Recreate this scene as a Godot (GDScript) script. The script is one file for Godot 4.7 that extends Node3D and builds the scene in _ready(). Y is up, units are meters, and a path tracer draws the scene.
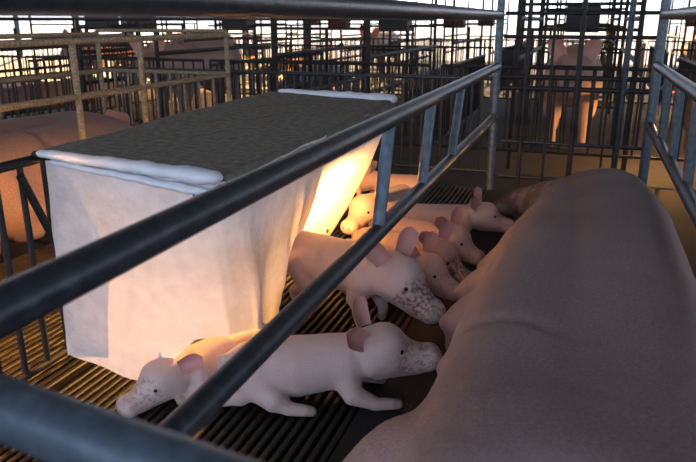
extends Node3D

const CAM := Vector3(0, 0.92, 0)
const FPX := 674.0
var rng := RandomNumberGenerator.new()
var noise := FastNoiseLite.new()
var fine := FastNoiseLite.new()
var taken := {}
var M := {}
var pipe_mesh := {}
var fw: Vector3
var rt: Vector3
var upv: Vector3

# ---------------------------------------------------------------- helpers
func numbered(n: String) -> String:
	if not taken.has(n):
		taken[n] = 0
		return n
	taken[n] += 1
	return "%s_%03d" % [n, taken[n]]

func ray(px: float, py: float) -> Vector3:
	return fw + rt * ((px - 348.0) / FPX) - upv * ((py - 231.0) / FPX)

# the point seen at a photo pixel at a known height above the floor
func at_y(px: float, py: float, h: float) -> Vector3:
	var r := ray(px, py)
	return CAM + r * ((h - CAM.y) / r.y)

func at_x(px: float, py: float, x: float) -> Vector3:
	var r := ray(px, py)
	return CAM + r * (x / r.x)

func thing(called: String, label: String, category: String, at := Vector3.ZERO, turn := 0.0, group := "") -> Node3D:
	var o := Node3D.new()
	o.name = numbered(called)
	add_child(o)
	o.position = at
	o.rotation.y = turn
	o.set_meta("label", label)
	o.set_meta("category", category)
	if group != "":
		o.set_meta("group", group)
	return o

func structure(called: String) -> Node3D:
	var o := Node3D.new()
	o.name = numbered(called)
	add_child(o)
	o.set_meta("kind", "structure")
	return o

func part(called: String, mesh: Mesh, mat: Material, parent: Node3D, t := Transform3D()) -> MeshInstance3D:
	var o := MeshInstance3D.new()
	o.name = called
	o.mesh = mesh
	if mat:
		o.material_override = mat
	o.transform = t
	parent.add_child(o, true)
	return o

func copy(o: Node3D, at: Vector3, turn := 0.0, label := "") -> Node3D:
	var c: Node3D = o.duplicate()
	c.name = numbered(String(o.name).rstrip("0123456789").rstrip("_"))
	add_child(c)
	c.position = at
	c.rotation.y = turn
	if label != "":
		c.set_meta("label", label)
	return c

func tube_mesh(sides: int) -> Mesh:
	if not pipe_mesh.has(sides):
		var c := CylinderMesh.new()
		c.top_radius = 1.0
		c.bottom_radius = 1.0
		c.height = 1.0
		c.radial_segments = sides
		c.rings = 1
		pipe_mesh[sides] = c
	return pipe_mesh[sides]

func pipe(called: String, a: Vector3, b: Vector3, r: float, mat: Material, parent: Node3D, sides := 10) -> MeshInstance3D:
	var d := b - a
	var y := d.normalized()
	var x := (Vector3.RIGHT if absf(y.x) < 0.9 else Vector3.FORWARD).cross(y).normalized()
	var z := x.cross(y)
	return part(called, tube_mesh(sides), mat, parent, Transform3D(Basis(x * r, d, z * r), (a + b) * 0.5))

func box(called: String, size: Vector3, at: Vector3, mat: Material, parent: Node3D, turn := Vector3.ZERO) -> MeshInstance3D:
	return part(called, bevelled(size, minf(0.006, minf(size.x, minf(size.y, size.z)) * 0.2)), mat, parent, Transform3D(Basis.from_euler(turn), at))

var box_cache := {}
func bevelled(s: Vector3, b: float) -> Mesh:
	var key := str(s) + str(b)
	if box_cache.has(key):
		return box_cache[key]
	var h := s * 0.5
	var pts := PackedVector3Array()
	var st := SurfaceTool.new()
	st.begin(Mesh.PRIMITIVE_TRIANGLES)
	st.set_smooth_group(-1)
	var corner := func(sx, sy, sz, ax):
		var v := Vector3(sx * (h.x - b), sy * (h.y - b), sz * (h.z - b))
		v[ax] += [sx, sy, sz][ax] * b
		return v
	var put := func(poly: Array):
		var c := Vector3.ZERO
		for p in poly:
			c += p
		c /= poly.size()
		var n: Vector3 = (poly[1] - poly[0]).cross(poly[2] - poly[0])
		var q := poly.duplicate()
		if n.dot(c) > 0:
			q.reverse()
		for i in range(1, q.size() - 1):
			st.add_vertex(q[0]); st.add_vertex(q[i]); st.add_vertex(q[i + 1])
	for ax in 3:
		for s1 in [-1, 1]:
			var poly := []
			for q in [[-1, -1], [1, -1], [1, 1], [-1, 1]]:
				var c := [0, 0, 0]
				c[ax] = s1; c[(ax + 1) % 3] = q[0]; c[(ax + 2) % 3] = q[1]
				poly.append(corner.call(c[0], c[1], c[2], ax))
			put.call(poly)
	for ax in 3:
		var a1 := (ax + 1) % 3
		var a2 := (ax + 2) % 3
		for s1 in [-1, 1]:
			for s2 in [-1, 1]:
				var c1 := [0, 0, 0]; var c2 := [0, 0, 0]
				c1[ax] = -1; c1[a1] = s1; c1[a2] = s2
				c2[ax] = 1; c2[a1] = s1; c2[a2] = s2
				put.call([corner.call(c1[0], c1[1], c1[2], a1), corner.call(c2[0], c2[1], c2[2], a1), corner.call(c2[0], c2[1], c2[2], a2), corner.call(c1[0], c1[1], c1[2], a2)])
	for sx in [-1, 1]:
		for sy in [-1, 1]:
			for sz in [-1, 1]:
				put.call([corner.call(sx, sy, sz, 0), corner.call(sx, sy, sz, 1), corner.call(sx, sy, sz, 2)])
	st.generate_normals()
	box_cache[key] = st.commit()
	return box_cache[key]

# ---------------------------------------------------------------- materials
func ntex(freq: float, lo: Color, hi: Color, seed_: int, size := 512, oct := 4, mid = null) -> NoiseTexture2D:
	var n := FastNoiseLite.new()
	n.seed = seed_
	n.frequency = freq
	n.fractal_octaves = oct
	var t := NoiseTexture2D.new()
	t.width = size
	t.height = size
	t.seamless = true
	t.noise = n
	var g := Gradient.new()
	g.set_color(0, lo)
	g.set_color(1, hi)
	if mid != null:
		g.add_point(0.5, mid)
	t.color_ramp = g
	return t

func mat(col: Color, rough := 0.7, metal := 0.0) -> StandardMaterial3D:
	var m := StandardMaterial3D.new()
	m.albedo_color = col
	m.roughness = rough
	m.metallic = metal
	return m

func noisy(lo: Color, hi: Color, scale: float, rough := 0.7, metal := 0.0, seed_ := 1, bump := 0.0, freq := 0.012) -> StandardMaterial3D:
	var m := mat(Color.WHITE, rough, metal)
	m.albedo_texture = ntex(freq, lo, hi, seed_)
	m.uv1_triplanar = true
	m.uv1_world_triplanar = true
	m.uv1_scale = Vector3.ONE * scale
	if bump > 0.0:
		m.heightmap_enabled = true
		m.heightmap_texture = ntex(freq * 3.0, Color.BLACK, Color.WHITE, seed_ + 7)
		m.heightmap_scale = bump
	return m

func make_materials() -> void:
	M.pipe = noisy(Color(0.13, 0.16, 0.185), Color(0.25, 0.29, 0.325), 3.0, 0.38, 0.45, 3, 0.05, 0.02)
	M.pipe_light = noisy(Color(0.22, 0.27, 0.31), Color(0.40, 0.46, 0.51), 3.0, 0.45, 0.35, 4, 0.05, 0.02)
	M.pipe_beige = noisy(Color(0.30, 0.27, 0.20), Color(0.66, 0.61, 0.50), 6.0, 0.7, 0.0, 5, 0.06, 0.02)
	M.pipe_dark = noisy(Color(0.07, 0.07, 0.075), Color(0.17, 0.17, 0.18), 3.0, 0.6, 0.2, 6, 0.0, 0.02)
	M.pipe_rust = noisy(Color(0.10, 0.09, 0.085), Color(0.22, 0.195, 0.18), 5.0, 0.8, 0.1, 8, 0.0, 0.02)
	M.slat = noisy(Color(0.055, 0.048, 0.040), Color(0.21, 0.185, 0.14), 5.0, 0.55, 0.1, 9, 0.05, 0.02)
	M.mat_rubber = noisy(Color(0.045, 0.042, 0.04), Color(0.10, 0.09, 0.08), 3.0, 0.8, 0.0, 10, 0.1, 0.03)
	M.slab = noisy(Color(0.06, 0.055, 0.05), Color(0.17, 0.155, 0.14), 1.0, 0.85, 0.0, 11, 0.1)
	M.ground = noisy(Color(0.62, 0.57, 0.50), Color(0.82, 0.78, 0.70), 0.3, 0.95, 0.0, 12)
	M.roof = noisy(Color(0.50, 0.51, 0.53), Color(0.68, 0.68, 0.68), 0.5, 0.8, 0.1, 13)
	M.sheet = noisy(Color(0.88, 0.87, 0.865), Color(0.96, 0.955, 0.95), 2.5, 0.45, 0.0, 14, 0.22, 0.012)
	M.sheet.backlight_enabled = true
	M.sheet.backlight = Color(0.74, 0.72, 0.70)
	M.hem = noisy(Color(0.78, 0.80, 0.83), Color(0.88, 0.90, 0.92), 3.0, 0.45, 0.0, 15, 0.05)
	M.lid = noisy(Color(0.34, 0.325, 0.285), Color(0.54, 0.52, 0.46), 3.0, 0.8, 0.0, 16, 0.12, 0.02)
	M.hopper = noisy(Color(0.22, 0.11, 0.06), Color(0.38, 0.21, 0.12), 3.0, 0.7, 0.0, 17)
	M.hopper_grey = noisy(Color(0.05, 0.05, 0.06), Color(0.13, 0.13, 0.14), 3.0, 0.6, 0.0, 18)
	M.post = noisy(Color(0.16, 0.17, 0.18), Color(0.30, 0.31, 0.32), 2.0, 0.75, 0.0, 19)
	M.lamp_shade = mat(Color(0.5, 0.5, 0.52), 0.35, 0.8)
	M.bulb = mat(Color(0.9, 0.3, 0.12), 0.3)
	M.bulb.emission_enabled = true
	M.bulb.emission = Color(1.0, 0.45, 0.18)
	M.bulb.emission_energy_multiplier = 3.0
	M.cord = mat(Color(0.05, 0.05, 0.05), 0.6)
	M.eye = mat(Color(0.025, 0.015, 0.012), 0.12)
	M.hoof = mat(Color(0.30, 0.24, 0.21), 0.5)
	M.piglet = mat(Color.WHITE, 0.55)
	M.piglet.vertex_color_use_as_albedo = true
	M.piglet.heightmap_enabled = true
	M.piglet.heightmap_texture = ntex(0.05, Color.BLACK, Color.WHITE, 31)
	M.piglet.heightmap_scale = 0.12
	M.piglet.uv1_triplanar = true
	M.piglet.uv1_scale = Vector3.ONE * 8.0
	M.piglet.rim_enabled = true
	M.piglet.rim = 0.25
	M.piglet.rim_tint = 0.6
	M.ear = mat(Color(0.80, 0.46, 0.40), 0.55)
	M.ear.vertex_color_use_as_albedo = true
	M.ear.albedo_color = Color.WHITE
	M.ear.backlight_enabled = true
	M.ear.backlight = Color(0.62, 0.40, 0.34)
	M.sow = mat(Color.WHITE, 0.6)
	M.sow.vertex_color_use_as_albedo = true
	M.sow.albedo_texture = ntex(0.03, Color(0.80, 0.77, 0.76), Color(1, 1, 1), 33, 512, 5)
	M.sow.heightmap_enabled = true
	M.sow.heightmap_texture = ntex(0.09, Color.BLACK, Color.WHITE, 34, 512, 5)
	M.sow.heightmap_scale = 0.16
	M.sow.uv1_triplanar = true
	M.sow.uv1_scale = Vector3.ONE * 6.0

# ---------------------------------------------------------------- flesh: tapered capsules blended on a grid, meshed as surface nets
func skin(bones: Array, cell: float, k: float, tint: Callable, wrinkle := 0.0) -> Array:
	var lo := Vector3.INF
	var hi := -Vector3.INF
	for b in bones:
		var r: float = maxf(b[2], b[3]) + 5.0 * k
		lo = lo.min((b[0] as Vector3).min(b[1]) - Vector3.ONE * r)
		hi = hi.max((b[0] as Vector3).max(b[1]) + Vector3.ONE * r)
	var nx := int((hi.x - lo.x) / cell) + 2
	var ny := int((hi.y - lo.y) / cell) + 2
	var nz := int((hi.z - lo.z) / cell) + 2
	var S := PackedFloat32Array()
	S.resize(nx * ny * nz)
	var ik := 1.0 / k
	var groups := []
	for b in bones:
		var last: Array = groups[-1] if groups.size() else []
		if last.size() and last[-1][1] == b[0] and absf(last[-1][3] - b[2]) < 0.004:
			last.append(b)
		else:
			groups.append([b])
	var T := PackedFloat32Array()
	T.resize(nx * ny * nz)
	T.fill(1e9)
	for gr in groups:
		for b in gr:
			var a: Vector3 = b[0]
			var ab: Vector3 = b[1] - b[0]
			var ra: float = b[2]
			var dr: float = b[3] - b[2]
			var l2 := maxf(ab.length_squared(), 1e-9)
			var rr: float = maxf(b[2], b[3]) + 4.5 * k
			var p0: Vector3 = ((b[0] as Vector3).min(b[1]) - Vector3.ONE * rr - lo) / cell
			var p1: Vector3 = ((b[0] as Vector3).max(b[1]) + Vector3.ONE * rr - lo) / cell
			for iz in range(maxi(0, int(p0.z)), mini(nz, int(p1.z) + 2)):
				for iy in range(maxi(0, int(p0.y)), mini(ny, int(p1.y) + 2)):
					var row := (iz * ny + iy) * nx
					for ix in range(maxi(0, int(p0.x)), mini(nx, int(p1.x) + 2)):
						var q := lo + Vector3(ix, iy, iz) * cell - a
						var t := clampf(q.dot(ab) / l2, 0.0, 1.0)
						var d := (q - ab * t).length() - ra - dr * t
						if gr.size() == 1:
							S[row + ix] += exp(-d * ik)
						elif d < T[row + ix]:
							T[row + ix] = d
		if gr.size() > 1:
			for i in T.size():
				if T[i] < 1e8:
					S[i] += exp(-T[i] * ik)
			T.fill(1e9)
	# surface at S == 1
	var V := PackedVector3Array()
	var index := PackedInt32Array()
	index.resize(nx * ny * nz)
	index.fill(-1)
	var off := PackedInt32Array([0, 1, nx, nx + 1, nx * ny, nx * ny + 1, nx * ny + nx, nx * ny + nx + 1])
	var cor := PackedVector3Array([Vector3(0, 0, 0), Vector3(1, 0, 0), Vector3(0, 1, 0), Vector3(1, 1, 0), Vector3(0, 0, 1), Vector3(1, 0, 1), Vector3(0, 1, 1), Vector3(1, 1, 1)])
	var edges := [[0, 1], [2, 3], [4, 5], [6, 7], [0, 2], [1, 3], [4, 6], [5, 7], [0, 4], [1, 5], [2, 6], [3, 7]]
	for iz in nz - 1:
		for iy in ny - 1:
			var row := (iz * ny + iy) * nx
			for ix in nx - 1:
				var c := row + ix
				var s := 0
				if S[c] > 1.0: s += 1
				if S[c + off[1]] > 1.0: s += 1
				if S[c + off[2]] > 1.0: s += 1
				if S[c + off[3]] > 1.0: s += 1
				if S[c + off[4]] > 1.0: s += 1
				if S[c + off[5]] > 1.0: s += 1
				if S[c + off[6]] > 1.0: s += 1
				if S[c + off[7]] > 1.0: s += 1
				if s == 0 or s == 8:
					continue
				var sum := Vector3.ZERO
				var n := 0
				for e in edges:
					var fa := log(maxf(S[c + off[e[0]]], 1e-12))
					var fb := log(maxf(S[c + off[e[1]]], 1e-12))
					if (fa > 0.0) != (fb > 0.0):
						sum += cor[e[0]].lerp(cor[e[1]], fa / (fa - fb))
						n += 1
				index[c] = V.size()
				V.append(lo + (Vector3(ix, iy, iz) + sum / n) * cell)
	var F := PackedInt32Array()
	for iz in range(1, nz - 1):
		for iy in range(1, ny - 1):
			var row := (iz * ny + iy) * nx
			for ix in range(1, nx - 1):
				var c := row + ix
				if index[c] < 0:
					continue
				var inside := S[c] > 1.0
				for ax in 3:
					var st: int = [1, nx, nx * ny][ax]
					if (S[c + st] > 1.0) == inside:
						continue
					var u: int = [nx, nx * ny, 1][ax]
					var v: int = [nx * ny, 1, nx][ax]
					var q := [index[c], index[c - u], index[c - u - v], index[c - v]]
					if inside:
						F.append_array([q[0], q[2], q[1], q[0], q[3], q[2]])
					else:
						F.append_array([q[0], q[1], q[2], q[0], q[2], q[3]])
	var N := normals_of(V, F)
	if wrinkle > 0.0:
		for i in V.size():
			V[i] += N[i] * wrinkle * (noise.get_noise_3dv(V[i] * 60.0) + 0.6 * fine.get_noise_3dv(V[i] * 160.0))
		N = normals_of(V, F)
	var C := PackedColorArray()
	C.resize(V.size())
	for i in V.size():
		C[i] = tint.call(V[i], N[i])
	var arr := []
	arr.resize(Mesh.ARRAY_MAX)
	arr[Mesh.ARRAY_VERTEX] = V
	arr[Mesh.ARRAY_NORMAL] = N
	arr[Mesh.ARRAY_COLOR] = C
	arr[Mesh.ARRAY_INDEX] = F
	return arr

func normals_of(V: PackedVector3Array, F: PackedInt32Array) -> PackedVector3Array:
	var N := PackedVector3Array()
	N.resize(V.size())
	for i in range(0, F.size(), 3):
		var n := (V[F[i + 2]] - V[F[i]]).cross(V[F[i + 1]] - V[F[i]])
		N[F[i]] += n
		N[F[i + 1]] += n
		N[F[i + 2]] += n
	for i in N.size():
		N[i] = N[i].normalized()
	return N

# a cupped, pointed ear with thickness; rows of points, closed front and back
func ear_arrays(sets: Array) -> Array:
	var V := PackedVector3Array()
	var F := PackedInt32Array()
	var C := PackedColorArray()
	for e in sets:
		var base: Vector3 = e[0]
		var dir: Vector3 = (e[1] as Vector3).normalized()
		var face: Vector3 = ((e[2] as Vector3) - dir * dir.dot(e[2])).normalized()
		var side := dir.cross(face)
		var L: float = e[3]
		var W: float = e[4]
		var th: float = e[5]
		var nu := 9
		var nv := 9
		for layer in 2:
			var b0 := V.size()
			for j in nv:
				var v := float(j) / (nv - 1)
				var w := W * 0.5 * (0.75 + 0.55 * v) * sqrt(maxf(0.0, 1.0 - pow(v, 2.6)))
				for i in nu:
					var u := float(i) / (nu - 1) * 2.0 - 1.0
					var edge := 1.0 - pow(absf(u), 4.0)
					var p := base + dir * (L * v) + side * (u * w)
					p += face * (0.55 * w * u * u - 0.10 * L * sin(v * PI) + 0.10 * L * v * v)
					if layer == 1:
						p -= face * th * edge * (1.0 - 0.6 * v)
					V.append(p)
					C.append((e[6] as Color) if layer == 0 else (e[7] as Color))
			for j in nv - 1:
				for i in nu - 1:
					var a := b0 + j * nu + i
					if layer == 0:
						F.append_array([a, a + 1, a + nu, a + 1, a + nu + 1, a + nu])
					else:
						F.append_array([a, a + nu, a + 1, a + 1, a + nu, a + nu + 1])
	var N := normals_of(V, F)
	# make layer 0 face the hollow side
	var arr := []
	arr.resize(Mesh.ARRAY_MAX)
	arr[Mesh.ARRAY_VERTEX] = V
	arr[Mesh.ARRAY_NORMAL] = N
	arr[Mesh.ARRAY_COLOR] = C
	arr[Mesh.ARRAY_INDEX] = F
	return arr

func flesh_mesh(body: Array, body_mat: Material, ears: Array, ear_mat: Material) -> ArrayMesh:
	var m := ArrayMesh.new()
	m.add_surface_from_arrays(Mesh.PRIMITIVE_TRIANGLES, body)
	m.surface_set_material(0, body_mat)
	if ears.size():
		m.add_surface_from_arrays(Mesh.PRIMITIVE_TRIANGLES, ear_arrays(ears))
		m.surface_set_material(1, ear_mat)
	return m

# local axes of an animal: +X towards its nose, +Y up, +Z its right side
func piglet(label: String, rump: Vector2, nose: Vector2, o := {}) -> Node3D:
	var dir := nose - rump
	var turn := atan2(-dir.y, dir.x)
	var s: float = dir.length() / 0.475
	if o.has("size"):
		s = o.size
	var t := thing("piglet", label, "piglet", Vector3(rump.x, 0, rump.y), turn, "")
	var drop: float = o.get("drop", 0.0)        # how far the body is let down towards the floor
	var J := {
		"rump": Vector3(0.02, 0.165 - drop, 0), "mid": Vector3(0.14, 0.158 - drop, 0), "shoulder": Vector3(0.265, 0.165 - drop * 0.9, 0),
		"neck": Vector3(0.305, 0.178 - drop * 0.75, 0),
	}
	for key in o.get("joints", {}):
		J[key] = o.joints[key]
	var hp: Vector3 = J.neck
	var hb := Basis.from_euler(Vector3(o.get("tilt", 0.0), o.get("look", 0.0), o.get("nod", 0.0)), EULER_ORDER_YZX)
	var hs: float = o.get("head", 1.20)
	var at := func(v: Vector3) -> Vector3: return hp + hb * v * hs
	var fat: float = o.get("fat", 1.0)
	var bones := [
		[J.rump, J.mid, 0.066 * fat, 0.074 * fat], [J.mid, J.shoulder, 0.074 * fat, 0.064 * fat], [J.shoulder, J.neck, 0.062 * fat, 0.052],
		[J.neck, at.call(Vector3(0.050, 0.008, 0)), 0.054, 0.048 * hs],
		[at.call(Vector3(0.045, 0.002, 0)), at.call(Vector3(0.105, -0.020, 0)), 0.045 * hs, 0.034 * hs],
		[at.call(Vector3(0.105, -0.020, 0)), at.call(Vector3(0.140, -0.026, 0)), 0.034 * hs, 0.027 * hs],
		[at.call(Vector3(0.148, -0.024, -0.010)), at.call(Vector3(0.148, -0.024, 0.010)), 0.0215 * hs, 0.0215 * hs],
		[at.call(Vector3(0.040, -0.030, 0)), at.call(Vector3(0.118, -0.042, 0)), 0.034 * hs, 0.017 * hs],
		[at.call(Vector3(0.064, 0.022, -0.016)), at.call(Vector3(0.064, 0.022, 0.016)), 0.020 * hs, 0.020 * hs],
		[at.call(Vector3(0.060, -0.016, -0.022)), at.call(Vector3(0.025, -0.012, -0.024)), 0.024 * hs, 0.030 * hs],
		[at.call(Vector3(0.060, -0.016, 0.022)), at.call(Vector3(0.025, -0.012, 0.024)), 0.024 * hs, 0.030 * hs],
	]
	var legs: Array = o.get("legs", [])
	if legs.is_empty():
		for z in [-1.0, 1.0]:
			var q: float = z * 0.012
			legs.append([Vector3(0.03, 0.15 - drop, 0.034 * z), 0.050, Vector3(0.055 + q, 0.095 - drop * 0.6, 0.046 * z), 0.030, Vector3(0.0 + q, 0.058, 0.046 * z), 0.016, Vector3(0.018 + q, 0.012, 0.046 * z), 0.0125])
			legs.append([Vector3(0.262, 0.135 - drop, 0.032 * z), 0.040, Vector3(0.245 - q, 0.085 - drop * 0.6, 0.040 * z), 0.025, Vector3(0.265 - q, 0.048, 0.040 * z), 0.016, Vector3(0.262 - q, 0.012, 0.040 * z), 0.0125])
	var feet := []
	for l in legs:
		for i in range(0, l.size() - 2, 2):
			bones.append([l[i], l[i + 2], l[i + 1], l[i + 3]])
		feet.append([l[l.size() - 4], l[l.size() - 2]])
	# curled tail
	var tail: Vector3 = J.rump + Vector3(-0.055 * fat, 0.03, 0)
	bones.append([tail + Vector3(0.01, 0, 0), tail + Vector3(-0.016, 0.004, 0.004), 0.008, 0.006])
	bones.append([tail + Vector3(-0.016, 0.004, 0.004), tail + Vector3(-0.022, -0.03, 0.0), 0.006, 0.005])
	for b in bones:
		b[0] *= s; b[1] *= s; b[2] *= s; b[3] *= s
	var dirt: float = o.get("dirt", 0.25)
	var face_at: Vector3 = at.call(Vector3(0.10, -0.02, 0)) * s
	var foam: bool = o.get("foam", false)
	var nose_at: Vector3 = at.call(Vector3(0.15, -0.028, 0)) * s
	var seed_v := Vector3(rump.x * 31.0, 0, rump.y * 17.0)
	var tone: Color = o.get("tone", Color(0.51, 0.352, 0.315))
	var tint := func(p: Vector3, n: Vector3) -> Color:
		var c := tone
		c = c.lerp(Color(0.57, 0.43, 0.39), clampf(0.5 + noise.get_noise_3dv(p * 90.0 + seed_v) * 0.9, 0, 1) * 0.5)
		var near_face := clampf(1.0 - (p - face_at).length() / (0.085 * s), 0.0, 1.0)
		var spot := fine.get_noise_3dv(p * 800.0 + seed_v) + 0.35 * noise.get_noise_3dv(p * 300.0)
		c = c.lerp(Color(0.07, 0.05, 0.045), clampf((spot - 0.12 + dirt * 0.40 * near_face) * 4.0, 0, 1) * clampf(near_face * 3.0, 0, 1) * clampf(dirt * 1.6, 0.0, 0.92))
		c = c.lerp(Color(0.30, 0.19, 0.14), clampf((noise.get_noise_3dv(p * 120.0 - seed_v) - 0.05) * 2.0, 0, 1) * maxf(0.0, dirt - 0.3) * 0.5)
		if foam:
			var g := clampf(1.0 - (p - nose_at).length() / (0.042 * s), 0, 1)
			c = c.lerp(Color(0.78, 0.78, 0.80), clampf((fine.get_noise_3dv(p * 500.0) * 1.2 + g * 1.4 - 0.25) * 4.0, 0, 1) * clampf(g * 5.0, 0, 1))
		var sn := clampf(1.0 - (p - nose_at).length() / (0.024 * s), 0, 1)
		if not foam:
			c = c.lerp(Color(0.58, 0.26, 0.24), clampf(sn * 3.0, 0, 1) * 0.7)
		for z in [-1.0, 1.0]:
			if (p - (at.call(Vector3(0.166, -0.022, 0.009 * z)) as Vector3) * s).length() < 0.0075 * s:
				c = Color(0.16, 0.06, 0.055)
		for f in feet:
			if (p - f[1] * s).length() < 0.019 * s:
				c = Color(0.33, 0.24, 0.20)
		return c
	var ears := []
	var ed: Array = o.get("ears", [Vector3(-0.15, 0.85, -0.35), Vector3(-0.55, 0.55, 0.45)])
	for i in 2:
		var z := -1.0 if i == 0 else 1.0
		var dv: Vector3 = hb * ed[i]
		var face: Vector3 = hb * (o.ear_face[i] if o.has("ear_face") else (Vector3(0.6, 0.1, 0.7) if i == 0 else Vector3(0.25, 0.35, 0.9)))
		ears.append([at.call(Vector3(0.012, 0.036, 0.033 * z)) * s + dv.normalized() * 0.006 * s, dv, face, 0.066 * s * hs, 0.050 * s * hs, 0.006 * s, Color(0.55, 0.28, 0.25), Color(0.62, 0.39, 0.34)])
	var body := part("body", flesh_mesh(skin(bones, 0.0052 * s, 0.0070 * s, tint, 0.0012), M.piglet, ears, M.ear), null, t)
	var em := SphereMesh.new()
	em.radius = 0.0075 * s; em.height = 0.015 * s; em.radial_segments = 12; em.rings = 6
	for z in [-1.0, 1.0]:
		part("eye", em, M.eye, body, Transform3D(Basis(), at.call(Vector3(0.082, 0.011, 0.0363 * z)) * s))
	return t

func _ready() -> void:
	rng.seed = 4711
	noise.seed = 5; noise.frequency = 0.1; noise.fractal_octaves = 3
	fine.seed = 9; fine.frequency = 0.1; fine.fractal_octaves = 2
	# ---- camera
	var cam := Camera3D.new()
	cam.name = "camera"
	add_child(cam)
	cam.position = CAM
	cam.rotation = Vector3(deg_to_rad(-17.38), deg_to_rad(19.06), 0)
	cam.fov = 37.84
	cam.near = 0.02
	cam.far = 500.0
	var lens := CameraAttributesPhysical.new()
	lens.frustum_focal_length = 35.0
	lens.frustum_focus_distance = 2.1
	lens.frustum_near = 0.02
	lens.frustum_far = 500.0
	lens.exposure_aperture = 6.5
	cam.attributes = lens
	cam.current = true
	fw = -cam.basis.z; rt = cam.basis.x; upv = cam.basis.y
	# ---- sky, sun, exposure
	var env := Environment.new()
	var sky := Sky.new()
	var sm := ProceduralSkyMaterial.new()
	sm.sky_top_color = Color(0.70, 0.80, 0.95)
	sm.sky_horizon_color = Color(0.93, 0.95, 1.0)
	sm.ground_horizon_color = Color(0.80, 0.78, 0.74)
	sm.ground_bottom_color = Color(0.45, 0.42, 0.38)
	sm.sun_angle_max = 10.0
	sky.sky_material = sm
	env.background_mode = Environment.BG_SKY
	env.sky = sky
	env.background_energy_multiplier = 4.3
	env.tonemap_mode = Environment.TONE_MAPPER_LINEAR
	env.tonemap_exposure = 0.82
	env.sdfgi_enabled = true
	env.ssao_enabled = true
	env.ssil_enabled = true
	var we := WorldEnvironment.new()
	we.environment = env
	add_child(we)
	var sun := DirectionalLight3D.new()
	sun.name = "sun"
	add_child(sun)
	sun.look_at_from_position(Vector3(-6.0, 3.7, -8.0), Vector3.ZERO)
	sun.light_color = Color(1.0, 0.82, 0.58)
	sun.light_energy = 8.0
	sun.light_angular_distance = 0.6
	sun.shadow_enabled = true
	make_materials()
	build_barn()
	build_pen()
	build_cover()
	build_sow()
	build_piglets()
	build_background()

# ---------------------------------------------------------------- the barn
func build_barn() -> void:
	var floor_ := structure("floor")
	part("slab", bevelled(Vector3(26, 0.2, 24), 0.01), M.slab, floor_, Transform3D(Basis(), Vector3(-3, -0.19, -6)))
	var mt := box("rubber_mat", Vector3(1.10, 0.03, 3.7), Vector3(0.095, -0.016, -1.95), M.mat_rubber, floor_)
	var slat := bevelled(Vector3(0.0150, 0.024, 3.62), 0.003)
	for i in 30:
		var x := -1.213 + i * 0.0258
		part("slat", slat, M.slat, floor_, Transform3D(Basis(), Vector3(x, -0.012, -2.0)))
	for i in 34:
		part("slat", slat, M.slat, floor_, Transform3D(Basis(), Vector3(-1.262 - i * 0.0258, -0.012, -2.0)))
	for z in [-0.4, -1.1, -1.8, -2.5, -3.2, -3.75]:
		box("slat_beam", Vector3(1.68, 0.06, 0.03), Vector3(-1.28, -0.056, z), M.pipe_rust, floor_)
	var g := structure("ground")
	part("yard", bevelled(Vector3(160, 0.1, 160), 0.01), M.ground, g, Transform3D(Basis(), Vector3(0, -0.36, -20)))
	# roof: two slopes on posts
	var roof := structure("ceiling")
	for s in [-1.0, 1.0]:
		part("roof_slope", bevelled(Vector3(27, 0.12, 9.6), 0.01), M.roof, roof, Transform3D(Basis.from_euler(Vector3(s * deg_to_rad(14), 0, 0)), Vector3(-3, 4.1, -6.6 + s * 4.6)))
	for x in [-15.0, -11.5, -8.0, -4.5, -1.0, 2.5, 6.0, 9.0]:
		for z in [-15.4, -10.9, 2.2]:
			if z > 0 and x > -4 and x < 3:
				continue
			var p := thing("barn_post", "slim dark roof post standing among the far pens", "post", Vector3(x, -0.09, z), 0.0, "roof posts of the barn")
			box("shaft", Vector3(0.10, 3.2 if absf(z + 6.6) > 6 else 4.0, 0.10), Vector3(0, 1.6 if absf(z + 6.6) > 6 else 2.0, 0), M.post, p)
			box("base_plate", Vector3(0.2, 0.03, 0.2), Vector3(0, 0.015, 0), M.post, p)

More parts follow.
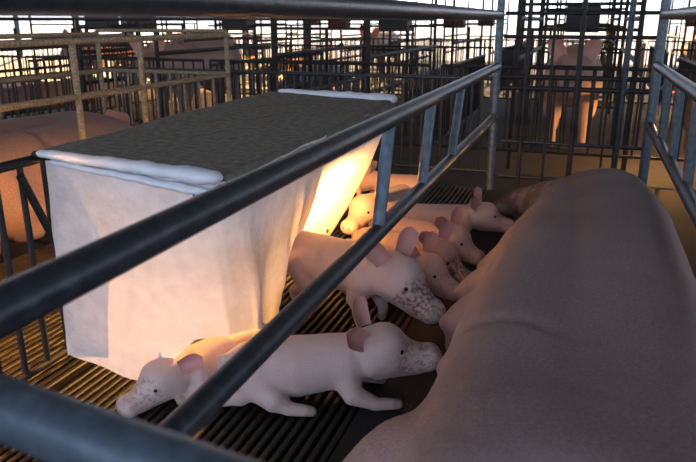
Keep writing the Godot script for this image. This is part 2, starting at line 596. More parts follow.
# ---------------------------------------------------------------- the pen around the sow
func build_pen() -> void:
	# left side of the crate
	var xl := -0.459
	var t := thing("crate_side", "blue-grey pipe crate side with three long rails beside the white cover", "crate side", Vector3(xl, 0, -3.8))
	var zn := 4.0
	pipe("rail", Vector3(0, 0.945, zn), Vector3(0, 0.945, 0), 0.0225, M.pipe, t, 28)
	pipe("rail", Vector3(0, 0.68, zn), Vector3(0, 0.68, 0), 0.0225, M.pipe, t, 28)
	pipe("rail", Vector3(0, 0.41, zn), Vector3(0, 0.41, 0), 0.0215, M.pipe, t, 28)
	pipe("post", Vector3(0, -0.02, 0), Vector3(0, 1.2, 0), 0.021, M.pipe_light, t, 20)
	pipe("post", Vector3(0, -0.02, zn - 0.02), Vector3(0, 1.2, zn - 0.02), 0.021, M.pipe_light, t, 20)
	for q in [[390, 128, 378, 225], [432, 100, 422, 172], [462, 86, 452, 133]]:
		var a := at_x(q[0], q[1] - 6, xl) - t.position
		var b := at_x(q[2], q[3] + 6, xl) - t.position
		a.y = 0.68; b.y = 0.41
		pipe("upright", a, b, 0.0165, M.pipe_light, t, 16)
	# right side
	var xr := 0.335
	var r := thing("crate_side", "blue-grey pipe crate side running along the back of the sow", "crate side", Vector3(xr, 0, -3.8))
	for h in [0.945, 0.70, 0.40]:
		pipe("rail", Vector3(0, h, zn), Vector3(0, h, 0), 0.0225, M.pipe, r, 28)
	pipe("post", Vector3(0, -0.02, 0), Vector3(0, 1.25, 0), 0.024, M.pipe_light, r, 20)
	pipe("post", Vector3(0, -0.02, zn - 0.02), Vector3(0, 1.2, zn - 0.02), 0.021, M.pipe_light, r, 20)
	for z in [0.55, 1.0, 1.45, 1.9, 2.35]:
		pipe("upright", Vector3(0.0, 0.70, z), Vector3(0.01, 0.40, z - 0.03), 0.017, M.pipe_light, r, 16)
	# front gate rail close to the camera
	var f := thing("front_gate", "blue-grey pipe gate across the head end of the crate", "gate", Vector3(-0.06, 0, 0.0))
	var p0 := at_y(-40, 392, 0.66)
	var p1 := at_y(230, 493, 0.66)
	var dv := (p1 - p0).normalized()
	pipe("rail", p0 - dv * 0.03 - f.position, p0 + dv * 0.66 - f.position, 0.0215, M.pipe_light, f, 28)
	for e in [p0 - dv * 0.01, p0 + dv * 0.65]:
		pipe("post", Vector3(e.x, 0, e.z) - f.position, Vector3(e.x, 0.70, e.z) - f.position, 0.018, M.pipe, f, 16)
	# rear gate
	var g := thing("rear_gate", "dark pipe gate with upright bars closing the rump end of the crate", "gate", Vector3(-0.06, 0, -3.86))
	for h in [0.955, 0.835]:
		pipe("rail", Vector3(-0.38, h, 0), Vector3(0.38, h, 0), 0.011, M.pipe_dark, g)
	for h in [0.625, 0.565]:
		pipe("rail", Vector3(-0.38, h, 0), Vector3(0.38, h, 0), 0.014, M.pipe_dark, g)
	for h in [0.27, 0.07]:
		pipe("rail", Vector3(-0.36, h, 0), Vector3(0.38, h, 0), 0.011, M.pipe, g)
	for i in 12:
		var x := -0.34 + i * 0.0625
		pipe("bar", Vector3(x, 0.27, 0), Vector3(x, 0.62, 0), 0.0075, M.pipe_dark, g, 8)
	pipe("stile", Vector3(-0.25, 0, 0.01), Vector3(-0.25, 1.25, 0.01), 0.012, M.pipe_dark, g)
	pipe("stile", Vector3(-0.12, 0, 0.01), Vector3(-0.12, 0.955, 0.01), 0.008, M.pipe_dark, g)
	pipe("stile", Vector3(0.02, 0, 0.01), Vector3(0.02, 1.25, 0.01), 0.014, M.pipe_dark, g)
	pipe("stile", Vector3(0.25, 0, 0.01), Vector3(0.25, 1.25, 0.01), 0.016, M.pipe, g)
	# fence between this pen and the next one
	var fe := thing("pen_fence", "dark low bar fence holding the left edge of the white cover", "fence", Vector3(-1.235, 0, -2.0))
	pipe("rail", Vector3(0, 0.60, -1.85), Vector3(0, 0.60, 1.85), 0.012, M.pipe_dark, fe, 12)
	pipe("rail", Vector3(0, 0.08, -1.85), Vector3(0, 0.08, 1.85), 0.010, M.pipe_dark, fe, 12)
	for i in 50:
		var z := -1.83 + i * 0.0747
		pipe("bar", Vector3(0, 0.08, z), Vector3(0, 0.60, z), 0.0075, M.pipe_dark, fe, 8)
	pipe("brace", at_x(20, 176, -1.215) - fe.position, at_x(66, 262, -1.215) - fe.position, 0.010, M.pipe_dark, fe, 10)
	for z in [-1.8, 0.0, 1.8]:
		pipe("foot", Vector3(0, -0.09, z), Vector3(0, 0.09, z), 0.010, M.pipe_dark, fe, 8)
	# fence on the far side of the crate
	var fr := thing("pen_fence", "dark bar fence beyond the right crate side behind the sow's back", "fence", Vector3(0.80, 0, -2.0))
	bar_fence(fr, Vector3(0, 0, -1.85), Vector3(0, 0, 1.6), 0.62, 0.075, M.pipe_dark)
	# fence across the rump end of the creep strip and the neighbour's
	var fb := thing("pen_fence", "grey bar fence across the pens behind the white cover", "fence", Vector3(-1.9, 0, -4.0))
	bar_fence(fb, Vector3(-1.2, 0, 0), Vector3(1.40, 0, 0), 0.60, 0.058, M.pipe)

func bar_fence(t: Node3D, a: Vector3, b: Vector3, h: float, step: float, m: Material, low := 0.06) -> void:
	var up := Vector3.UP
	pipe("rail", a + up * h, b + up * h, 0.012, m, t)
	pipe("rail", a + up * low, b + up * low, 0.010, m, t)
	var n := int((b - a).length() / step)
	for i in n + 1:
		var p := a.lerp(b, float(i) / n)
		pipe("bar", p + up * (-0.09 if i % 12 == 0 else low), p + up * h, 0.0075, m, t, 8)

# ---------------------------------------------------------------- white creep cover
func cloth(nu: int, nv: int, f: Callable, amp: float, freq: float) -> ArrayMesh:
	var V := PackedVector3Array()
	var F := PackedInt32Array()
	for j in nv + 1:
		for i in nu + 1:
			V.append(f.call(float(i) / nu, float(j) / nv))
	for j in nv:
		for i in nu:
			var a := j * (nu + 1) + i
			F.append_array([a, a + nu + 1, a + 1, a + 1, a + nu + 1, a + nu + 2])
	var N := normals_of(V, F)
	for i in V.size():
		var p := V[i] * freq
		V[i] += N[i] * amp * (noise.get_noise_3dv(p) + 0.35 * fine.get_noise_3dv(p * 2.3))
	N = normals_of(V, F)
	var arr := []
	arr.resize(Mesh.ARRAY_MAX)
	arr[Mesh.ARRAY_VERTEX] = V
	arr[Mesh.ARRAY_NORMAL] = N
	arr[Mesh.ARRAY_INDEX] = F
	var m := ArrayMesh.new()
	m.add_surface_from_arrays(Mesh.PRIMITIVE_TRIANGLES, arr)
	return m

func curve_at(pts: Array, u: float) -> Vector3:
	var n := pts.size() - 1
	for i in n:
		if u <= pts[i + 1][0] or i == n - 1:
			var t: float = clampf((u - pts[i][0]) / (pts[i + 1][0] - pts[i][0]), 0, 1)
			return (pts[i][1] as Vector3).lerp(pts[i + 1][1], t)
	return pts[n][1]

func build_cover() -> void:
	var o := Vector3(-0.95, 0, -1.9)
	var t := thing("creep_cover", "white plastic sheet hung over a box frame with a dark flat top", "cover", o)
	var fl := Vector3(-1.205, 0.612, -1.275)
	var fr := Vector3(-0.705, 0.592, -1.235)
	var br := Vector3(-0.685, 0.622, -2.50)
	var bl := Vector3(-1.205, 0.632, -2.56)
	# dark top
	var lid := func(u: float, v: float) -> Vector3:
		var p := fl.lerp(fr, u).lerp(bl.lerp(br, u), v)
		p += Vector3((u - 0.5) * 0.034, 0.010 - 0.020 * sin(u * PI) * sin(v * PI) - 0.035 * smoothstep(0.962, 1.0, u), 0)
		return p - o
	var lid_part := part("lid", cloth(30, 60, lid, 0.006, 22.0), M.lid, t)
	# the frame under it
	for q in [[fl, fr], [fr, br], [br, bl], [bl, fl]]:
		pipe("frame_rod", q[0] - o - Vector3(0, 0.014, 0), q[1] - o - Vector3(0, 0.014, 0), 0.008, M.pipe_dark, t)
	pipe("frame_rod", fl - o + Vector3(-0.035, -0.004, 0.004), fl - o + Vector3(0.03, -0.004, 0.0), 0.012, M.pipe_dark, t)
	# front and side sheet in one piece, round the corner
	var top := [[0.0, fl + Vector3(0, 0.0, 0.012)], [0.36, fr + Vector3(-0.02, 0, 0.012)], [0.40, fr + Vector3(0.010, 0, -0.02)], [0.80, fr.lerp(br, 0.45) + Vector3(0.008, 0, 0)]]
	var bot := [
		[0.0, at_x(71, 352, -1.200)], [0.07, Vector3(-1.09, 0.062, -1.262)], [0.15, Vector3(-0.985, 0.040, -1.262)], [0.20, Vector3(-0.93, 0.085, -1.268)],
		[0.27, Vector3(-0.84, 0.175, -1.30)], [0.34, Vector3(-0.765, 0.180, -1.33)], [0.42, Vector3(-0.735, 0.150, -1.45)], [0.52, Vector3(-0.80, 0.035, -1.64)],
		[0.62, Vector3(-0.86, 0.03, -1.78)], [0.72, Vector3(-0.93, 0.06, -1.90)], [0.80, Vector3(-0.93, 0.12, -2.05)]]
	var sheet := func(u: float, v: float) -> Vector3:
		var uu := u * 0.80
		var a := curve_at(top, uu)
		var b := curve_at(bot, uu)
		var p := a.lerp(b, v)
		# hangs free: soft folds that open downwards, a slight belly
		var fold := sin(uu * 46.0 + v * 2.0) * 0.006 * v + sin(uu * 21.0 + 1.0) * 0.010 * v * v
		p.z += fold if uu < 0.36 else 0.0
		p.x += (fold * 1.2 if uu > 0.40 else 0.0) + 0.028 * sin(v * PI) * smoothstep(0.42, 0.6, uu)
		return p - o
	part("sheet", cloth(170, 90, sheet, 0.008, 34.0), M.sheet, t)
	# second flap at the far end, tucked behind the first
	var s0 := fr.lerp(br, 0.36) + Vector3(-0.008, 0, 0)
	var s1 := br + Vector3(0.006, 0, 0)
	var flap := func(u: float, v: float) -> Vector3:
		var a := s0.lerp(s1, u)
		var b := Vector3(-0.955, 0.10, -1.98).lerp(Vector3(-0.90, 0.085, -2.40), u)
		var p := a.lerp(b, v)
		p.x += 0.012 * sin(u * 9.0 + v * 2.0) * v + 0.02 * sin(v * PI)
		return p - o
	var flap_part := part("sheet", cloth(40, 60, flap, 0.005, 24.0), M.sheet, t)
	# the end of the sheet is folded back inside the front: two layers at the left edge
	var lining := func(u: float, v: float) -> Vector3:
		var a := fl + Vector3(0.004, -0.01, -0.004)
		var p := a.lerp(at_x(73, 348, -1.195) + Vector3(0, 0, -0.012), v)
		var w := 0.06 + 0.085 * smoothstep(0.0, 0.4, v) - 0.03 * smoothstep(0.5, 1.0, v)
		p.x += u * w
		p.z -= 0.004 + 0.006 * u
		return p - o
	part("lining", cloth(16, 40, lining, 0.004, 26.0), M.sheet, t)
	# rolled hems
	hem(lid_part, fl - o + Vector3(-0.012, 0.006, 0.016), fr - o + Vector3(0.0, 0.010, 0.014), 0.010, 0.017)
	hem(lid_part, fl - o + Vector3(0.03, -0.012, 0.022), fr - o + Vector3(-0.03, -0.020, 0.024), 0.006, 0.010)
	hem(lid_part, bl - o + Vector3(0.02, 0.012, 0.0), br - o + Vector3(0.018, 0.012, 0.01), 0.009, 0.020)
	for q in [Vector3(-0.775, 0.565, -1.212), Vector3(-0.855, 0.18, -2.21)]:
		var hook := TorusMesh.new()
		hook.inner_radius = 0.005; hook.outer_radius = 0.009; hook.rings = 14; hook.ring_segments = 6
		part("eyelet", hook, M.pipe_dark, flap_part, Transform3D(Basis.from_euler(Vector3(0.4, 0, PI / 2)), q - o + Vector3(0.012, 0, 0)))
	# heat lamp under the top
	heat_lamp(Vector3(-0.95, 0.47, -2.10), 0.60, 3.3, "metal-shaded heat lamp hanging inside the white cover")

func hem(t: Node3D, a: Vector3, b: Vector3, r0: float, r1: float) -> void:
	var st := SurfaceTool.new()
	st.begin(Mesh.PRIMITIVE_TRIANGLES)
	var n := 40
	var k := 10
	var d := (b - a).normalized()
	var sx := Vector3.UP.cross(d).normalized()
	for i in n + 1:
		var u := float(i) / n
		var c := a.lerp(b, u) + Vector3(0, 0.003 * noise.get_noise_1d(u * 60.0), 0)
		var r := lerpf(r0, r1, u) * (1.0 + 0.25 * noise.get_noise_1d(u * 90.0 + 50.0))
		if i == 0 or i == n:
			r *= 0.4
		for j in k:
			var an := TAU * j / k
			st.add_vertex(c + Vector3.UP * sin(an) * r + sx * cos(an) * r * 1.5)
	for i in n:
		for j in k:
			var p := i * k + j
			var q := i * k + (j + 1) % k
			for v in [p, q, p + k, q, q + k, p + k]:
				st.add_index(v)
	for e in [0, n]:
		for j in range(1, k - 1):
			for v in ([e * k, e * k + j + 1, e * k + j] if e == 0 else [e * k, e * k + j, e * k + j + 1]):
				st.add_index(v)
	st.generate_normals()
	part("hem", st.commit(), M.hem, t)

func heat_lamp(at: Vector3, hang: float, energy: float, label: String, group := "", glow := Color(1.0, 0.72, 0.40)) -> Node3D:
	var t := thing("heat_lamp", label, "heat lamp", at, 0.0, group)
	var st := SurfaceTool.new()
	st.begin(Mesh.PRIMITIVE_TRIANGLES)
	var prof := [[0.012, 0.085], [0.030, 0.080], [0.045, 0.055], [0.085, 0.005], [0.088, 0.0], [0.083, 0.004], [0.043, 0.050], [0.012, 0.075]]
	for i in prof.size():
		for j in 20:
			var an := TAU * j / 20
			st.add_vertex(Vector3(cos(an) * prof[i][0], prof[i][1], sin(an) * prof[i][0]))
	for i in prof.size() - 1:
		for j in 20:
			var p := i * 20 + j
			var q := i * 20 + (j + 1) % 20
			for v in [p, p + 20, q, q, p + 20, q + 20]:
				st.add_index(v)
	st.generate_normals()
	var shade := part("lamp_shade", st.commit(), M.lamp_shade, t)
	var bm := SphereMesh.new()
	bm.radius = 0.030; bm.height = 0.070; bm.radial_segments = 16; bm.rings = 8
	part("bulb", bm, M.bulb, shade, Transform3D(Basis(), Vector3(0, 0.014, 0)))
	if hang > at.y:
		pipe("cord", Vector3(0, 0.08, 0), Vector3(0, hang - at.y, 0), 0.004, M.cord, t, 6)
	var l := OmniLight3D.new()
	l.name = "lamp_light"
	t.add_child(l)
	l.position = Vector3(0, 0.010, 0)
	l.light_color = glow
	l.light_energy = energy
	l.light_size = 0.026
	l.omni_range = 30.0
	l.omni_attenuation = 2.0
	l.shadow_enabled = true
	return t

# ---------------------------------------------------------------- the sow
func build_sow() -> void:
	var t := thing("sow", "large pink-grey sow lying on her side nursing the piglets", "sow", Vector3(0, 0, -1.9))
	var z := func(v: float) -> float: return v + 1.9
	var V := func(x: float, y: float, w: float) -> Vector3: return Vector3(x, y, w + 1.9)
	var bones := [
		# spine side
		[V.call(0.13, 0.19, -0.80), V.call(0.145, 0.195, -1.5), 0.17, 0.195],
		[V.call(0.145, 0.195, -1.5), V.call(0.145, 0.195, -2.4), 0.195, 0.193],
		[V.call(0.145, 0.195, -2.4), V.call(0.13, 0.19, -2.75), 0.193, 0.18],
		[V.call(0.13, 0.19, -2.75), V.call(0.10, 0.175, -2.95), 0.18, 0.15],
		# belly side
		[V.call(-0.06, 0.185, -0.85), V.call(-0.06, 0.185, -1.4), 0.165, 0.175],
		[V.call(-0.06, 0.185, -1.4), V.call(-0.055, 0.185, -2.1), 0.175, 0.165],
		[V.call(-0.055, 0.185, -2.1), V.call(0.0, 0.18, -2.65), 0.165, 0.145],
		# hind leg on top, stretched towards the piglets
		[V.call(0.04, 0.19, -2.8), V.call(-0.10, 0.16, -2.98), 0.14, 0.095],
		[V.call(-0.10, 0.16, -2.98), V.call(-0.22, 0.12, -3.08), 0.095, 0.060],
		[V.call(-0.22, 0.12, -3.08), V.call(-0.33, 0.085, -3.05), 0.055, 0.038],
		[V.call(-0.33, 0.085, -3.05), V.call(-0.42, 0.04, -3.08), 0.038, 0.03],
		# lower hind leg
		[V.call(0.0, 0.09, -2.95), V.call(-0.18, 0.06, -3.2), 0.09, 0.05],
		[V.call(-0.18, 0.06, -3.2), V.call(-0.34, 0.035, -3.25), 0.042, 0.03],
		# shoulder and upper foreleg, folded
		[V.call(-0.02, 0.19, -0.95), V.call(-0.22, 0.14, -0.98), 0.16, 0.105],
		[V.call(-0.22, 0.14, -0.98), V.call(-0.36, 0.09, -0.88), 0.10, 0.055],
		[V.call(-0.36, 0.085, -0.88), V.call(-0.40, 0.045, -0.66), 0.050, 0.036],
		[V.call(-0.40, 0.045, -0.66), V.call(-0.40, 0.034, -0.54), 0.034, 0.030],
		# neck, head, snout
		[V.call(0.04, 0.19, -0.85), V.call(0.02, 0.16, -0.68), 0.17, 0.14],
		[V.call(0.02, 0.16, -0.68), V.call(0.0, 0.13, -0.52), 0.14, 0.10],
		[V.call(0.0, 0.13, -0.52), V.call(-0.03, 0.09, -0.34), 0.10, 0.055],
		[V.call(-0.03, 0.09, -0.34), V.call(-0.035, 0.08, -0.30), 0.055, 0.050],
		# tail
		[V.call(0.09, 0.24, -3.08), V.call(0.05, 0.18, -3.14), 0.018, 0.012],
	]
	# udder
	for q in [[-0.215, 0.10, -1.20, 0.080], [-0.185, 0.125, -1.45, 0.075], [-0.235, 0.13, -1.70, 0.075], [-0.235, 0.13, -1.93, 0.075], [-0.205, 0.135, -2.16, 0.07], [-0.165, 0.135, -2.40, 0.065]]:
		var c: Vector3 = V.call(q[0] + 0.02, q[1], q[2])
		bones.append([c + Vector3(0.08, 0.02, 0), c, q[3] * 1.1, q[3]])
		bones.append([c + Vector3(-q[3] * 0.7, 0.0, 0), c + Vector3(-q[3] - 0.022, -0.008, 0), 0.02, 0.011])
		bones.append([c + Vector3(0.0, -0.08, 0), c + Vector3(-0.05, -0.08, 0), 0.05, 0.03])
	var tint := func(p: Vector3, n: Vector3) -> Color:
		var c := Color(0.285, 0.212, 0.212)
		c = c.lerp(Color(0.355, 0.268, 0.262), clampf(0.5 + noise.get_noise_3dv(p * 22.0), 0, 1))
		c = c.lerp(Color(0.46, 0.27, 0.245), clampf((-p.x - 0.20 + noise.get_noise_3dv(p * 70.0) * 0.25) * 12.0, 0, 1) * 0.5)
		# dried manure on hams and hind legs
		var ham := smoothstep(-0.72, -1.12, p.z + noise.get_noise_3dv(p * 40.0) * 0.25)
		c = c.lerp(Color(0.20, 0.10, 0.055), ham * clampf(0.75 + fine.get_noise_3dv(p * 160.0) * 1.8, 0, 1) * clampf(1.0 - (p.x + 0.10) * 4.0, 0, 1))
		var dirt := clampf((noise.get_noise_3dv(p * 30.0 + Vector3(7, 3, 1)) - 0.18) * 3.0, 0, 1) * clampf(0.5 + fine.get_noise_3dv(p * 120.0), 0, 1)
		return c.lerp(Color(0.22, 0.17, 0.145), dirt * 0.45)
	var hd := V.call(0.0, 0.15, -0.57) as Vector3
	var ears := [
		[hd + Vector3(0.06, 0.09, -0.06), Vector3(0.5, 0.35, 0.8), Vector3(-0.2, 1, 0.2), 0.19, 0.13, 0.014, Color(0.46, 0.26, 0.23), Color(0.45, 0.29, 0.26)],
		[hd + Vector3(0.02, -0.03, -0.10), Vector3(0.6, -0.1, 0.5), Vector3(0.2, -1, 0.2), 0.13, 0.11, 0.014, Color(0.46, 0.26, 0.23), Color(0.45, 0.29, 0.26)],
	]
	var arr := skin(bones, 0.0155, 0.020, tint, 0.0022)
	# skin folds: flank, elbow, behind the shoulder
	var SV: PackedVector3Array = arr[Mesh.ARRAY_VERTEX]
	var SN: PackedVector3Array = arr[Mesh.ARRAY_NORMAL]
	var folds := [
		[[V.call(-0.27, 0.26, -2.02), V.call(-0.18, 0.33, -2.30), V.call(-0.02, 0.37, -2.45), V.call(0.12, 0.39, -2.47)], 0.020, 0.013],
		[[V.call(-0.16, 0.24, -2.66), V.call(-0.02, 0.34, -2.72), V.call(0.10, 0.38, -2.70)], 0.022, 0.012],
		[[V.call(-0.26, 0.24, -1.36), V.call(-0.16, 0.33, -1.30), V.call(-0.02, 0.37, -1.24)], 0.022, 0.010],
		[[V.call(-0.26, 0.25, -1.58), V.call(-0.20, 0.30, -1.75), V.call(-0.22, 0.29, -1.98)], 0.024, 0.010]]
	for i in SV.size():
		for fo in folds:
			var pts: Array = fo[0]
			var best := 9.0
			for j in pts.size() - 1:
				best = minf(best, (Geometry3D.get_closest_point_to_segment(SV[i], pts[j], pts[j + 1]) - SV[i]).length())
			if best < fo[1] * 3.0:
				SV[i] -= SN[i] * fo[2] * exp(-best * best / (fo[1] * fo[1]))
	arr[Mesh.ARRAY_VERTEX] = SV
	arr[Mesh.ARRAY_NORMAL] = normals_of(SV, arr[Mesh.ARRAY_INDEX])
	part("body", flesh_mesh(arr, M.sow, ears, M.ear), null, t)
	var em := SphereMesh.new()
	em.radius = 0.013; em.height = 0.026; em.radial_segments = 12; em.rings = 6
	part("eye", em, M.eye, t, Transform3D(Basis(), V.call(0.01, 0.205, -0.45)))

# ---------------------------------------------------------------- the piglets
func build_piglets() -> void:
	# A: lying on its belly, hind leg stretched forward, nose at a teat
	piglet("pale piglet sprawled on the slats with its nose at the teat, ears pricked", Vector2(-0.740, -1.340), Vector2(-0.295, -1.53), {
		"joints": {"rump": Vector3(0.02, 0.085, 0.0), "mid": Vector3(0.13, 0.088, 0.0), "shoulder": Vector3(0.25, 0.102, 0), "neck": Vector3(0.285, 0.120, 0)},
		"nod": 0.06, "dirt": 0.42, "fat": 1.02,
		"legs": [
			[Vector3(0.03, 0.07, 0.03), 0.050, Vector3(0.075, 0.04, 0.075), 0.030, Vector3(0.11, 0.020, 0.085), 0.017, Vector3(0.165, 0.013, 0.088), 0.0125],
			[Vector3(0.01, 0.07, 0.01), 0.045, Vector3(-0.01, 0.035, 0.035), 0.028, Vector3(-0.045, 0.022, 0.035), 0.017, Vector3(-0.085, 0.013, 0.03), 0.0125],
			[Vector3(0.245, 0.085, 0.03), 0.040, Vector3(0.265, 0.04, 0.065), 0.026, Vector3(0.32, 0.018, 0.075), 0.016, Vector3(0.375, 0.013, 0.07), 0.0125],
			[Vector3(0.245, 0.085, -0.03), 0.040, Vector3(0.265, 0.04, -0.06), 0.026, Vector3(0.31, 0.018, -0.06), 0.016, Vector3(0.35, 0.013, -0.05), 0.0125]]})
	# B: standing, foam on its snout
	piglet("standing piglet with a grey dirty face and white foam on its snout", Vector2(-0.845, -1.955), Vector2(-0.345, -1.80), {
		"nod": -0.34, "dirt": 0.9, "foam": true, "fat": 1.02, "drop": 0.0})
	# C
	piglet("pink piglet pressed close behind the foam-snouted one, ears up", Vector2(-0.74, -2.12), Vector2(-0.325, -2.02), {
		"nod": -0.25, "dirt": 0.12, "drop": 0.02, "tone": Color(0.60, 0.36, 0.29)})
	# D: shadowed in the row, its shade painted as brown tone and face specks
	piglet("piglet with shade painted in as brown and dark face specks in the middle of the nursing row", Vector2(-0.73, -2.30), Vector2(-0.315, -2.20), {
		"nod": -0.35, "dirt": 0.9, "drop": 0.03, "tone": Color(0.46, 0.27, 0.20)})  # dirt and tone here darken the skin in place of shade
	# H
	piglet("warm pink piglet with two upright ears between nursing litter mates", Vector2(-0.72, -2.49), Vector2(-0.31, -2.42), {
		"nod": -0.30, "dirt": 0.15, "drop": 0.03, "tone": Color(0.60, 0.37, 0.29)})
	# E
	piglet("clean light piglet at the far end of the row, near the sow's hind leg", Vector2(-0.665, -2.74), Vector2(-0.255, -2.83), {
		"nod": -0.12, "dirt": 0.15, "drop": 0.045, "tone": Color(0.66, 0.44, 0.36)})
	# F: asleep in the lamp light
	piglet("orange-lit piglet resting its head at the open end of the cover", Vector2(-0.79, -3.12), Vector2(-0.90, -2.63), {
		"drop": 0.085, "nod": -0.12, "dirt": 0.08, "fat": 1.05, "tone": Color(0.50, 0.30, 0.24), "legs": lying_legs()})
	# G
	piglet("pink piglet lying by the bar fence behind the cover", Vector2(-0.80, -3.50), Vector2(-1.18, -3.42), {
		"drop": 0.085, "nod": -0.2, "dirt": 0.3, "tone": Color(0.58, 0.35, 0.29), "legs": lying_legs()})
	# N: half under the sheet
	piglet("grey-pink piglet lying half under the front of the white sheet", Vector2(-0.785, -1.53), Vector2(-0.985, -1.165), {
		"joints": {"rump": Vector3(0.02, 0.078, 0), "mid": Vector3(0.13, 0.075, 0), "shoulder": Vector3(0.245, 0.072, 0), "neck": Vector3(0.295, 0.078, 0)}, "head": 1.10, "tilt": -0.15, "nod": -0.16, "dirt": 0.3, "fat": 0.95, "tone": Color(0.58, 0.41, 0.37), "legs": lying_legs(),
		"ears": [Vector3(-0.75, 0.30, -0.40), Vector3(-0.75, 0.35, 0.40)], "ear_face": [Vector3(0.2, 0.5, -0.8), Vector3(0.2, 0.5, 0.8)]})

func lying_legs() -> Array:
	var out := []
	for z in [-1.0, 1.0]:
		out.append([Vector3(0.03, 0.07, 0.03 * z), 0.050, Vector3(0.08, 0.035, 0.06 * z), 0.030, Vector3(0.09, 0.018, 0.07 * z), 0.017, Vector3(0.13, 0.013, 0.07 * z), 0.0125])
		out.append([Vector3(0.245, 0.08, 0.03 * z), 0.040, Vector3(0.25, 0.035, 0.055 * z), 0.026, Vector3(0.285, 0.018, 0.06 * z), 0.016, Vector3(0.32, 0.013, 0.055 * z), 0.0125])
	return out

# ---------------------------------------------------------------- pens behind and beside
func crate(label: String, at: Vector3, w: float, l: float, m: Material, mp: Material, o := {}) -> Node3D:
	var t := thing("farrowing_crate", label, "crate", at, 0.0, o.get("group", ""))
	var tall: float = o.get("tall", 1.2)
	var thin: float = o.get("thin", 1.0)
	for x in [-w * 0.5, w * 0.5]:
		for h in o.get("rails", [0.93, 0.66, 0.40]):
			pipe("rail", Vector3(x, h, -l * 0.5), Vector3(x, h, l * 0.5), 0.018 * thin, m, t)
		for z in o.get("posts", [-l * 0.5, 0.0, l * 0.5]):
			pipe("post", Vector3(x, -0.09, z), Vector3(x, tall if absf(z) > l * 0.4 else 0.84, z), 0.017 * thin, mp, t)
	for z in [-l * 0.5, l * 0.5]:
		for h in [1.02, 0.86, 0.62, 0.10]:
			pipe("cross_rail", Vector3(-w * 0.5, h, z), Vector3(w * 0.5, h, z), 0.011, m, t, 8)
		for i in 8:
			var x := -w * 0.5 + w * (i + 1) / 9.0
			pipe("bar", Vector3(x, 0.10, z), Vector3(x, 0.62, z), 0.0075, m, t, 6)
	if o.get("hopper", true):
		var hz: float = l * 0.5 - 0.16
		box("feed_hopper", Vector3(0.30, 0.24, 0.22), Vector3(0, 0.93, -hz), o.get("hopper_mat", M.hopper), t)
		pipe("hopper_hanger", Vector3(-w * 0.5, 0.86, -hz), Vector3(w * 0.5, 0.86, -hz), 0.01, m, t, 8)
	return t

func standing_sow(label: String, at: Vector3, turn: float) -> Node3D:
	var t := thing("sow", label, "sow", at, turn)
	var bones := [
		[Vector3(-0.62, 0.52, 0), Vector3(-0.2, 0.50, 0), 0.20, 0.215], [Vector3(-0.2, 0.50, 0), Vector3(0.35, 0.51, 0), 0.215, 0.20],
		[Vector3(0.35, 0.51, 0), Vector3(0.58, 0.56, 0), 0.185, 0.15], [Vector3(0.58, 0.56, 0), Vector3(0.72, 0.56, 0), 0.13, 0.11],
		[Vector3(0.72, 0.55, 0), Vector3(0.92, 0.45, 0), 0.09, 0.055], [Vector3(0.92, 0.45, -0.01), Vector3(0.92, 0.45, 0.01), 0.05, 0.05],
		[Vector3(-0.80, 0.58, 0), Vector3(-0.86, 0.42, 0.01), 0.02, 0.012],
	]
	for s in [-1.0, 1.0]:
		bones.append([Vector3(-0.60, 0.45, 0.10 * s), Vector3(-0.52, 0.30, 0.13 * s), 0.14, 0.08])
		bones.append([Vector3(-0.52, 0.30, 0.13 * s), Vector3(-0.66, 0.19, 0.13 * s), 0.07, 0.042])
		bones.append([Vector3(-0.66, 0.19, 0.13 * s), Vector3(-0.63, -0.03, 0.13 * s), 0.040, 0.036])
		bones.append([Vector3(0.36, 0.42, 0.10 * s), Vector3(0.33, 0.26, 0.12 * s), 0.12, 0.07])
		bones.append([Vector3(0.33, 0.26, 0.12 * s), Vector3(0.37, 0.13, 0.12 * s), 0.06, 0.042])
		bones.append([Vector3(0.37, 0.13, 0.12 * s), Vector3(0.36, -0.03, 0.12 * s), 0.040, 0.036])
	var tint := func(p: Vector3, n: Vector3) -> Color:
		var c := Color(0.50, 0.31, 0.25).lerp(Color(0.56, 0.38, 0.31), clampf(0.5 + noise.get_noise_3dv(p * 22.0), 0, 1))
		return c.lerp(Color(0.2, 0.13, 0.1), clampf((noise.get_noise_3dv(p * 30.0) - 0.15) * 3.0, 0, 1) * 0.5)
	var ears := []
	for s in [-1.0, 1.0]:
		ears.append([Vector3(0.68, 0.63, 0.07 * s), Vector3(0.0, 0.9, 0.45 * s), Vector3(1, 0.1, 0.3 * s), 0.19, 0.13, 0.014, Color(0.6, 0.33, 0.27), Color(0.5, 0.32, 0.27)])
	part("body", flesh_mesh(skin(bones, 0.026, 0.026, tint, 0.003), M.sow, ears, M.ear), null, t)
	var em := SphereMesh.new()
	em.radius = 0.014; em.height = 0.028; em.radial_segments = 10; em.rings = 5
	for s in [-1.0, 1.0]:
		part("eye", em, M.eye, t, Transform3D(Basis(), Vector3(0.79, 0.585, 0.072 * s)))
	return t

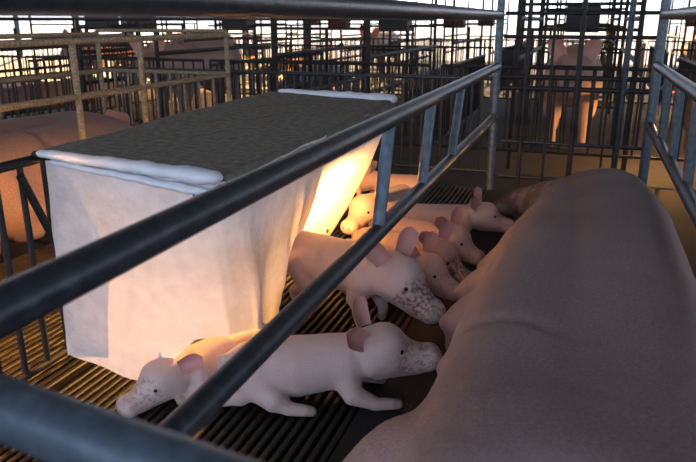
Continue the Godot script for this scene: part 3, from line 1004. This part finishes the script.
func build_background() -> void:
	# neighbour crate with worn beige pipes
	crate("worn beige pipe crate holding the sow beyond the low fence", Vector3(-2.44, 0, -2.1), 0.90, 3.0, M.pipe_beige, M.pipe_beige, {"rails": [0.838, 0.615], "posts": [-1.5, -0.67, -0.22, 1.5], "tall": 0.86, "hopper": false, "thin": 0.8})
	var sow0: Node3D = get_node("sow")
	copy(sow0, Vector3(-2.44, 0, -1.62), PI, "warm-lit sow lying in the beige pipe crate beyond the low fence").scale = Vector3.ONE * 1.24
	var nl := heat_lamp(Vector3(-1.36, 0.60, -1.02), 0.0, 3.6, "heat lamp clamped to the low fence, aimed at the beige crate", "", Color(1.0, 0.66, 0.34))
	nl.rotation = Vector3(0, deg_to_rad(35), deg_to_rad(-68))
	var back := nl.transform.affine_inverse() * Vector3(-1.235, 0.60, -1.02)
	pipe("clamp_arm", Vector3(0, 0.082, 0), back, 0.006, M.pipe_dark, nl, 8)
	# other crates of this row
	var c1: Node3D = crate("dark pipe crate beside the beige one, holding a lying sow", Vector3(-4.25, 0, -2.1), 0.78, 2.9, M.pipe_dark, M.pipe_rust, {"hopper_mat": M.hopper_grey, "rails": [0.86, 0.64, 0.38]})
	copy(c1, Vector3(-6.05, 0, -2.1), 0.0, "empty dark pipe crate further along the row, second past the beige one")
	copy(sow0, Vector3(-4.25, 0, -1.9), PI, "sow lying in the first dark crate past the beige one")
	var f0 := thing("pen_fence", "dark low bar fence between the beige crate and the first dark one", "fence", Vector3(-3.35, 0, -2.1))
	bar_fence(f0, Vector3(0, 0, -1.7), Vector3(0, 0, 1.7), 0.56, 0.09, M.pipe_dark)
	copy(f0, Vector3(-5.15, 0, -2.1), 0.0, "dark low bar fence between the first and second dark crates")
	# crate on the right
	crate("blue-grey pipe crate past the fence on the sow's back side", Vector3(1.75, 0, -2.1), 0.78, 3.2, M.pipe, M.pipe_light, {"hopper_mat": M.hopper_grey})
	copy(sow0, Vector3(1.75, 0, -1.9), 0.0, "sow lying in the blue-grey crate past the fence")
	# rows beyond the aisle; each pen: what lies or stands in it
	var ss := standing_sow("warm pink sow standing behind the rear gate with pricked ears", Vector3(-0.10, 0, -6.0), -PI / 2)
	var rows := [
		[-6.0, {-5.5: "lies", -3.7: "stands", -1.9: "", -0.08: "first", 1.75: "stands", 3.55: ""}, "first row beyond the aisle"],
		[-9.3, {-7.3: "stands", -5.5: "stands", -3.7: "lies", -1.9: "lies", -0.1: "", 1.7: "", 3.5: "lies"}, "second row beyond the aisle"],
		[-12.6, {-7.3: "", -5.5: "lies", -3.7: "stands", -1.9: "", -0.1: "lies", 1.7: "stands", 3.5: "", 5.3: ""}, "last row at the open barn side"]]
	for ri in 3:
		var row: String = rows[ri][2]
		var z: float = rows[ri][0]
		var proto: Node3D = null
		var fp: Node3D = null
		var bp: Node3D = null
		for x in rows[ri][1]:
			var what: String = rows[ri][1][x]
			var c: Node3D
			if proto == null:
				proto = crate("", Vector3(x, 0, z), 0.76, 2.3, M.pipe_dark if ri != 1 else M.pipe_rust, M.pipe_rust, {"tall": 1.3, "hopper_mat": M.hopper if ri != 0 else M.hopper_grey})
				fp = thing("pen_fence", "low bar fence between crates, " + row, "fence", Vector3(x + 0.9, 0, z), 0.0, "low fences, " + row)
				bar_fence(fp, Vector3(0, 0, -1.2), Vector3(0, 0, 1.2), 0.58, 0.09, M.pipe_dark)
				bp = thing("pen_gate", "bar gate across the pens, " + row, "gate", Vector3(x, 0, z + 1.26), 0.0, "pen gates, " + row)
				bar_fence(bp, Vector3(-0.87, 0, 0), Vector3(0.87, 0, 0), 0.62, 0.09, M.pipe_dark if ri < 2 else M.pipe_rust)
				c = proto
			else:
				c = copy(proto, Vector3(x, 0, z))
				copy(fp, Vector3(x + 0.9, 0, z))
				bp = copy(bp, Vector3(x, 0, z + 1.26))
			var state: String = {"": "empty pipe crate", "lies": "pipe crate with a lying sow", "stands": "pipe crate with a standing sow", "first": "dark pipe crate directly behind the rear gate"}[what]
			bp.set_meta("label", {"": "bar gate of an empty pen, ", "lies": "bar gate of a pen where a sow lies, ", "stands": "bar gate before a standing sow, ", "first": "bar gate of the pen behind the rear gate, "}[what] + row)
			c.set_meta("label", state + ", " + row)
			c.set_meta("group", "crates, " + row)
			if what == "lies":
				copy(sow0, Vector3(x, 0, z + (0.1 if ri == 1 else -0.1)), PI if ri == 1 else 0.0, "sow lying in a crate, " + row).set_meta("group", "lying sows, " + row)
				get_child(get_child_count() - 1).scale = Vector3.ONE * 0.76
			elif what == "stands":
				copy(ss, Vector3(x, 0, z + 0.04), -PI / 2, "sow standing in a crate, " + row).set_meta("group", "standing sows, " + row)
	for q in [[-4.35, -8.6], [-6.15, -9.6], [-4.35, -12.2], [-7.95, -9.4], [2.4, -6.2], [0.58, -5.3], [1.05, -9.0]]:
		heat_lamp(Vector3(q[0], 0.45, q[1]), 3.98 + (4.6 - absf(q[1] + 6.6)) * 0.2493, 1.8 if q[0] > 0.0 else 8.0, "heat lamp glowing between crates of the rows beyond the aisle", "heat lamps of the far rows")
